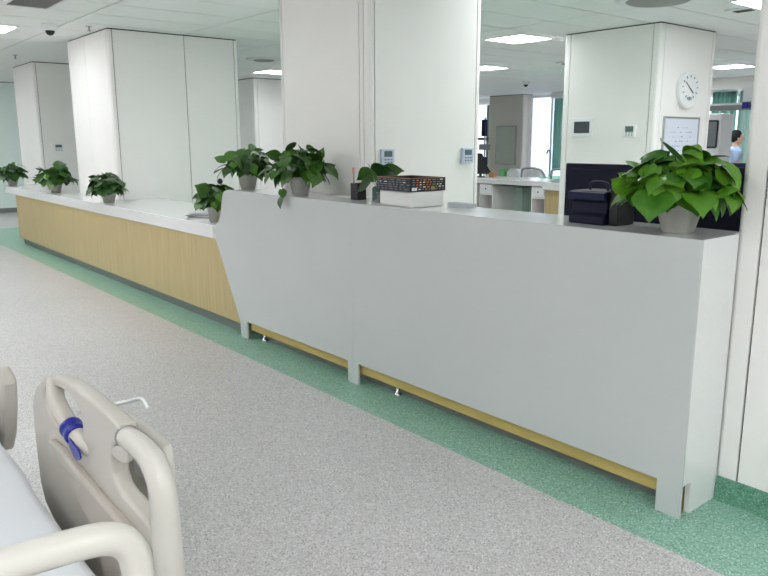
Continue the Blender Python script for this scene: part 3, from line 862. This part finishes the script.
struct('trim_2', MB().box(-7.6, -3.2, 12.0, 12.95, 2.42, C - .001), 'panel')
t = thing('supply_beam', (-4.0, 8.6, 1.9), 'long grey medical supply beam hanging at the far right', 'medical beam')
MB().box(-4.75, -2.9, 8.5, 8.68, 1.885, 1.955).build('beam', 'steel', t, .01)
MB().box(-4.75, -2.9, 8.5, 8.7, 1.956, 1.985).build('beam_cover', 'white_plastic', t)
MB().tube([(-3.1, 8.6, 1.985), (-3.1, 8.6, C)], .012, 10).build('hanger', 'steel', t)
MB().tube([(-3.95, 8.6, 1.985), (-3.95, 8.6, 2.12)], .008, 8).build('pole', 'steel', t)
tag(MB().box(-3.81, -3.72, 8.42, 8.495, 1.90, 1.99).build('blue_cup', 'blueband'), 'small bright blue container fixed on the far supply beam', 'container')
tag(MB().box(-3.84, -3.60, 8.50, 8.66, 1.988, 2.2).build('white_carton', 'white_plastic'), 'white box standing on the far supply beam', 'box')

t = thing('medical_cart', (-4.45, 9.1, 0), 'white medical cabinet with dark framed window far right', 'medical cabinet')
MB().box(-4.85, -4.40, 9.05, 9.45, .08, 1.86).build('cabinet', 'white_plastic', t, .02)
MB().prism(rounded(-4.64, -4.44, 1.32, 1.76, .03), 9.03, 9.049, 'y').build('door_frame', 'black', t)
MB().prism(rounded(-4.62, -4.46, 1.345, 1.735, .02), 9.025, 9.0295, 'y').build('door_pane', 'greyprint', t)
MB().tube([(-4.70, 9.0, 1.17), (-4.42, 9.0, 1.17)], .015, 8).build('handle', 'chrome', t)
MB().box(-4.81, -4.44, 9.03, 9.049, .15, 1.1).build('lower_door', 'panel', t)
for x in (-4.79, -4.46):
    for y in (9.1, 9.4): MB().lathe([(.035, 0.0005), (.035, .08)], 10, (x, y, 0)).build('caster', 'rubber', t)

# nurse, standing in profile facing right
def skin_figure(name, joints, edges, m_, parent, sub=2):
    me = bpy.data.meshes.new(name)
    me.from_pydata([j[0] for j in joints], edges, [])
    o = bpy.data.objects.new(name, me); COL.objects.link(o)
    me.materials.append(M[m_])
    sk = o.modifiers.new('skin', 'SKIN'); sk.use_smooth_shade = True
    if not me.skin_vertices: me.skin_vertices.new(name='')
    for i, j in enumerate(joints):
        me.skin_vertices[0].data[i].radius = j[1] if isinstance(j[1], tuple) else (j[1], j[1])
    me.skin_vertices[0].data[0].use_root = True
    s = o.modifiers.new('sub', 'SUBSURF'); s.levels = sub; s.render_levels = sub
    o.parent = parent
    return o
t = thing('person', (-4.86, 10.5, 0), 'dark haired nurse in pale blue tunic seen from the side far right', 'person')
# local frame: +x is the way she faces
t.rotation_euler = (0, 0, math.radians(38))
J = [((0, 0, .90), (.13, .15)), ((.01, 0, 1.05), (.11, .14)), ((.02, 0, 1.20), (.12, .16)), ((.015, 0, 1.285), (.09, .13)), ((.03, 0, 1.35), (.045, .045)), ((.045, 0, 1.40), (.05, .05)), ((.06, 0, 1.47), (.085, .075)), ((.055, 0, 1.53), (.07, .065)),
     ((.01, .16, 1.25), .055), ((.03, .20, 1.02), .042), ((.22, .17, .93), .033), ((.01, -.16, 1.25), .055), ((.03, -.20, 1.02), .042), ((.22, -.17, .93), .033),
     ((0, .09, .80), .10), ((.02, .09, .46), .065), ((0, .09, .09), .042), ((.13, .09, .04), (.035, .03)), ((0, -.09, .80), .10), ((.02, -.09, .46), .065), ((0, -.09, .09), .042), ((.13, -.09, .04), (.035, .03)),
     ((.29, .16, .92), (.03, .018)), ((.29, -.16, .92), (.03, .018))]
Eg = [(0, 1), (1, 2), (2, 3), (3, 4), (4, 5), (5, 6), (6, 7), (3, 8), (8, 9), (9, 10), (3, 11), (11, 12), (12, 13), (0, 14), (14, 15), (15, 16), (16, 17), (0, 18), (18, 19), (19, 20), (20, 21), (10, 22), (13, 23)]
for s in (1, -1):
    root = 22 if s == 1 else 23
    for q, (dy, L) in enumerate(((-.027, .055), (-.009, .07), (.009, .075), (.027, .065))):
        J.append(((.33, s * .16 + dy, .915), .009)); J.append(((.33 + L, s * .16 + dy, .89), .007)); Eg += [(root, len(J) - 2), (len(J) - 2, len(J) - 1)]
    J.append(((.31, s * .16 - s * .045, .91), .010)); Eg.append((root, len(J) - 1))
skin_figure('body', J, Eg, 'skin', t)
# head, face
hd = MB().lathe([(.01, -.125), (.045, -.11), (.068, -.06), (.078, 0), (.075, .05), (.05, .095), (.01, .112)], 20, (.06, 0, 1.475), sx=1.15, sy=.95)
hd.lathe([(.004, -.02), (.014, -.015), (.008, .03)], 8, (.155, 0, 1.47))
for s in (1, -1): hd.lathe([(.004, -.03), (.012, -.01), (.014, .015), (.004, .028)], 8, (.05, s * .076, 1.465))
ho = hd.build('head', 'skin', None); ho.parent = t; ho.location = (0, 0, 0)
fe = MB()
for s in (1, -1): fe.lathe([(.003, -.006), (.008, 0), (.003, .006)], 8, (.142, s * .032, 1.485))
fo = fe.build('eyes', 'black', None); fo.parent = t
mo = MB().box(.138, .146, -.02, .02, 1.415, 1.423).build('mouth', 'pink', None); mo.parent = t
hr = MB().lathe([(.04, -.08), (.080, -.03), (.092, .02), (.090, .07), (.070, .115), (.03, .135), (.005, .14)], 20, (.022, 0, 1.485), sx=1.1, sy=1.0)
hr.lathe([(.01, -.05), (.04, -.035), (.052, 0), (.035, .035), (.01, .045)], 14, (-.085, 0, 1.46))
o = hr.build('hair', 'hair', None); o.parent = t
J2 = [((0, 0, .80), (.17, .19)), ((0, 0, .92), (.145, .175)), ((.01, 0, 1.05), (.125, .155)), ((.02, 0, 1.20), (.135, .175)), ((.015, 0, 1.285), (.115, .160)), ((.02, 0, 1.34), (.075, .085)),
      ((.01, .165, 1.26), .076), ((.03, .205, 1.06), .055), ((.01, -.165, 1.26), .076), ((.03, -.205, 1.06), .055)]
skin_figure('tunic', J2, [(0, 1), (1, 2), (2, 3), (3, 4), (4, 5), (4, 6), (6, 7), (4, 8), (8, 9)], 'tunic', t)
J3 = [((0, 0, .84), (.13, .15)), ((0, .09, .78), .112), ((.02, .09, .46), .080), ((0, .09, .13), .062), ((0, -.09, .78), .112), ((.02, -.09, .46), .080), ((0, -.09, .13), .062)]
skin_figure('trousers', J3, [(0, 1), (1, 2), (2, 3), (0, 4), (4, 5), (5, 6)], 'trousers', t)
for s in (1, -1):
    sh = MB().prism(rounded(-.07, .20, -.05, .05, .045), .002, .075).build('shoe', 'shoe', None); sh.parent = t; sh.location = (0, s * .09, 0)
t = thing('laptop_stand', (-4.35, 10.2, 0), 'dark topped trolley in front of the nurse', 'trolley')
MB().box(-4.66, -4.30, 9.9, 10.2, .98, 1.06).build('top', 'navy2', t, .008)
MB().box(-4.50, -4.44, 10.0, 10.1, .05, .98).build('column', 'steel', t)
MB().box(-4.66, -4.30, 9.9, 10.2, 0.001, .05).build('base', 'steel', t)

# ------------------------------------------------------------------ hospital bed
bed = thing('hospital_bed', (-.9, -2.6, 0), 'cream plastic hospital bed with moulded side rails at lower left', 'bed')
YR = -2.07
outer = [(-.70, .450), (-.765, .472), (-.797, .52), (-.803, .60), (-.803, .68), (-.800, .735), (-.785, .775), (-.735, .820), (-.645, .865), (-.55, .893), (-.47, .906), (-.385, .912), (-.26, .913), (-.16, .911), (-.098, .908),
         (-.098, .861), (-.12, .862), (-.145, .850), (-.160, .815), (-.163, .780), (-.145, .762), (-.114, .755), (-.02, .752), (.03, .745), (.062, .72), (.088, .66), (.10, .55), (.09, .46), (.04, .435), (-.3, .43)]
hole = [(-.655, .828), (-.615, .848), (-.56, .864), (-.50, .875), (-.44, .880), (-.39, .875), (-.36, .862), (-.346, .838), (-.350, .800), (-.38, .775), (-.45, .763), (-.53, .762), (-.59, .766), (-.636, .780), (-.660, .802)]
me = plate_with_holes(outer, [smooth_closed(hole, 3)], .038, .008)
rail = place_mesh('side_rail', me, 'bed', bed, (0, YR, 0))
low = [(-.58, .722), (-.49, .730), (-.20, .715), (-.02, .712), (.05, .70), (.078, .66), (.08, .47), (-.20, .455), (-.24, .60), (-.30, .628), (-.385, .645), (-.345, .690), (-.52, .688)]
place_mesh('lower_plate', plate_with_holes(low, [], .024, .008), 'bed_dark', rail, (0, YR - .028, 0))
ledge = [(-.20, .716), (-.12, .722), (.05, .722), (.07, .705), (.03, .700), (-.20, .704)]
strut = catmull([(-.585, YR - .006, .868), (-.555, YR - .016, .850), (-.528, YR - .022, .838), (-.472, YR - .024, .820), (-.406, YR - .022, .799), (-.345, YR - .014, .780), (-.29, YR - .002, .766)], 6)
MB().tube(strut, [.021] * (len(strut) - 8) + [.020, .019, .018, .016, .013, .010, .006, .003], 14).build('grab_bar', 'bed', rail)
# upper right handle tube
tube = catmull([(-.10, YR - .004, .880), (-.05, YR - .004, .882), (0, YR - .004, .881), (.04, YR - .004, .868), (.065, YR - .004, .838), (.073, YR - .004, .795), (.075, YR - .004, .72), (.077, YR - .004, .64)], 8)
n_ = len(tube)
MB().tube(tube, [.022 + .006 * k / n_ for k in range(n_)], 20).build('handle_tube', 'bed_tube', rail)
MB().tube([(-.106, YR - .003, .880), (-.098, YR - .003, .880)], .0238, 20).build('tube_collar', 'plinth', rail)
# clip latch
MB().prism(smooth_closed([(-.150, .838), (-.127, .855), (-.090, .868), (-.062, .860), (-.060, .845), (-.090, .832), (-.136, .828)], 2), YR - .022, YR - .008, 'y').build('latch', 'bed', rail, .004)
# control box on the outer side
cb = place_mesh('control_box', plate_with_holes(smooth_closed([(-.385, .805), (-.355, .820), (-.175, .819), (-.150, .808), (-.143, .78), (-.143, .66), (-.165, .635), (-.355, .635), (-.385, .66)], 2), [], .026, .010), 'bed_tube', rail, (0, -1.972, 0))
MB().box(-.33, -.19, -1.985, -1.9825, .69, .75).build('box_label', 'white_plastic', cb)
MB().box(-.18, -.15, -1.985, -1.9825, .70, .72).build('green_light', 'teal_soap', cb)
MB().box(-.36, -.30, -2.047, -1.982, .74, .80).build('box_arm', 'bed', rail)
hk = MB().tube([(-.52, -2.046, .80), (-.52, -1.93, .80)], .004, 8)
hk.tube(catmull([(-.54, -1.95, .790), (-.46, -1.93, .820), (-.41, -1.93, .838), (-.385, -1.93, .838), (-.365, -1.93, .825)], 4), .0045, 8)
# far side-rail section
outer2 = [(-1.35, .42), (-1.26, .435), (-1.18, .52), (-1.14, .60), (-1.112, .68), (-1.108, .708), (-1.122, .728), (-1.15, .737), (-1.19, .745), (-1.27, .725), (-1.40, .70), (-1.75, .69), (-1.82, .66), (-1.84, .55), (-1.80, .42)]
h2 = smooth_closed([(-1.32, .66), (-1.45, .66), (-1.68, .645), (-1.72, .60), (-1.62, .58), (-1.42, .58), (-1.34, .61)], 3)
place_mesh('side_rail', plate_with_holes(outer2, [h2], .046, .011), 'bed', bed, (-.045, YR, 0))
# opposite rail
me = rail.data.copy(); o = place_mesh('side_rail', me, 'bed', bed, (0, -3.10, 0))
# end board: hollow hand loop standing over a lower board
XE = .33
yc = -2.585
half = [(-2.218, .55), (-2.218, .80), (-2.219, .868), (-2.230, .902), (-2.258, .922), (-2.31, .929), (-2.40, .933), (-2.50, .936)]
full = [(XE, a, b) for a, b in half] + [(XE, 2 * yc - a, b) for a, b in reversed(half)]
MB().tube(catmull(full, 7), .0225, 20).build('end_board_loop', 'bed_tube', bed)
MB().prism(rounded(-2.97, -2.20, .42, .76, .05), XE - .015, XE + .015, 'x').build('end_board', 'bed', bed, .006)
# frame and wheels
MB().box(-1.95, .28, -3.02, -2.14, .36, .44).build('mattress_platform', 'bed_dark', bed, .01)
MB().box(-1.80, .15, -2.85, -2.30, .20, .26).build('base_frame', 'steel', bed, .01)
MB().box(-1.5, -1.4, -2.75, -2.4, .26, .36).box(-.2, -.1, -2.75, -2.4, .26, .36).build('lift_column', 'steel', bed)
MB().box(-.75, .10, -2.139, -2.094, .40, .44).build('rail_mount', 'steel', bed)
MB().box(-1.75, -1.2, -2.139, -2.094, .40, .44).build('rail_mount', 'steel', bed)
MB().box(.28, .314, -2.7, -2.45, .37, .50).build('board_mount', 'steel', bed)
for x in (-1.7, .05):
    for y in (-2.8, -2.35):
        l = MB().box(x - .02, x + .02, y - .03, y + .03, .10, .20).build('caster_fork', 'steel', bed)
        MB().lathe([(.055, -.018), (.062, -.010), (.062, .010), (.055, .018)], 20, mx=Matrix.Translation((x, y, .0625)) @ Matrix.Rotation(PI / 2, 4, 'X')).build('caster_wheel', 'rubber', l)
MB().prism(rounded(-1.93, .27, -3.01, -2.15, .06), .441, .562).build('mattress', 'mattress', bed, .02, 3)
hko = hk.build('wire_hook', 'white_plastic', rail)

# sheet lying over the mattress
v = []; f = []; nx, ny = 90, 44
rnd = random.Random(2)
def hgt(u, v_):
    return (.010 * math.sin(u * 9 + v_ * 5) + .007 * math.sin(u * 21 - v_ * 13) + .004 * math.sin(u * 40 + v_ * 31)) * .6
for i in range(nx + 1):
    for j in range(ny + 1):
        u = i / nx; q = j / ny
        x = -1.945 + 2.225 * u
        # cross section: hangs down over both sides
        s = (q - .5) * 2
        e = max(0, abs(s) - .86) / .14
        yy = -2.58 + (1 if s > 0 else -1) * min(abs(s) / .86, 1) * .40 + (1 if s > 0 else -1) * math.sin(min(e, 1) * PI / 2) * .036
        z = .606 - (1 - math.cos(min(e, 1) * PI / 2)) * .035 - max(0, e - .45) * .12 + hgt(x, yy) * (1 - .6 * e)
        z += .018 * math.exp(-((x + .9) ** 2) / .2)
        v.append((x, yy, z))
for i in range(nx):
    for j in range(ny):
        a = i * (ny + 1) + j; f.append((a, a + ny + 1, a + ny + 2, a + 1))
mb = MB(); mb.add(v, f, True)
o = mb.build('bed_sheet', 'sheet')
s = o.modifiers.new('cloth', 'SOLIDIFY'); s.thickness = .004; s.offset = 1
tag(o, 'white rumpled cotton sheet spread over the bed mattress', 'sheet')

# blue band and its tag round the grab bar
i_ = int(len(strut) * .66)
p0, p1 = strut[i_ - 3], strut[i_ + 3]
ax = (p1 - p0).normalized(); pc = strut[i_]
q = ax.to_track_quat('Z', 'Y').to_matrix().to_4x4()
t = thing('blue_strap', pc, 'deep blue plastic strap wrapped round the bed rail bar', 'strap')
MB().lathe([(.0235, -.020), (.0265, -.018), (.0265, -.008), (.0245, -.006), (.0245, .006), (.0265, .008), (.0265, .018), (.0235, .020)], 24, mx=Matrix.Translation(pc) @ q).build('band', 'blueband', t)
MB().prism(smooth_closed([(-.398, .795), (-.372, .795), (-.350, .788), (-.322, .785), (-.308, .771), (-.335, .755), (-.362, .760), (-.390, .775)], 2), YR - .040, YR - .036, 'y').build('strap_tail', 'blueband', t)
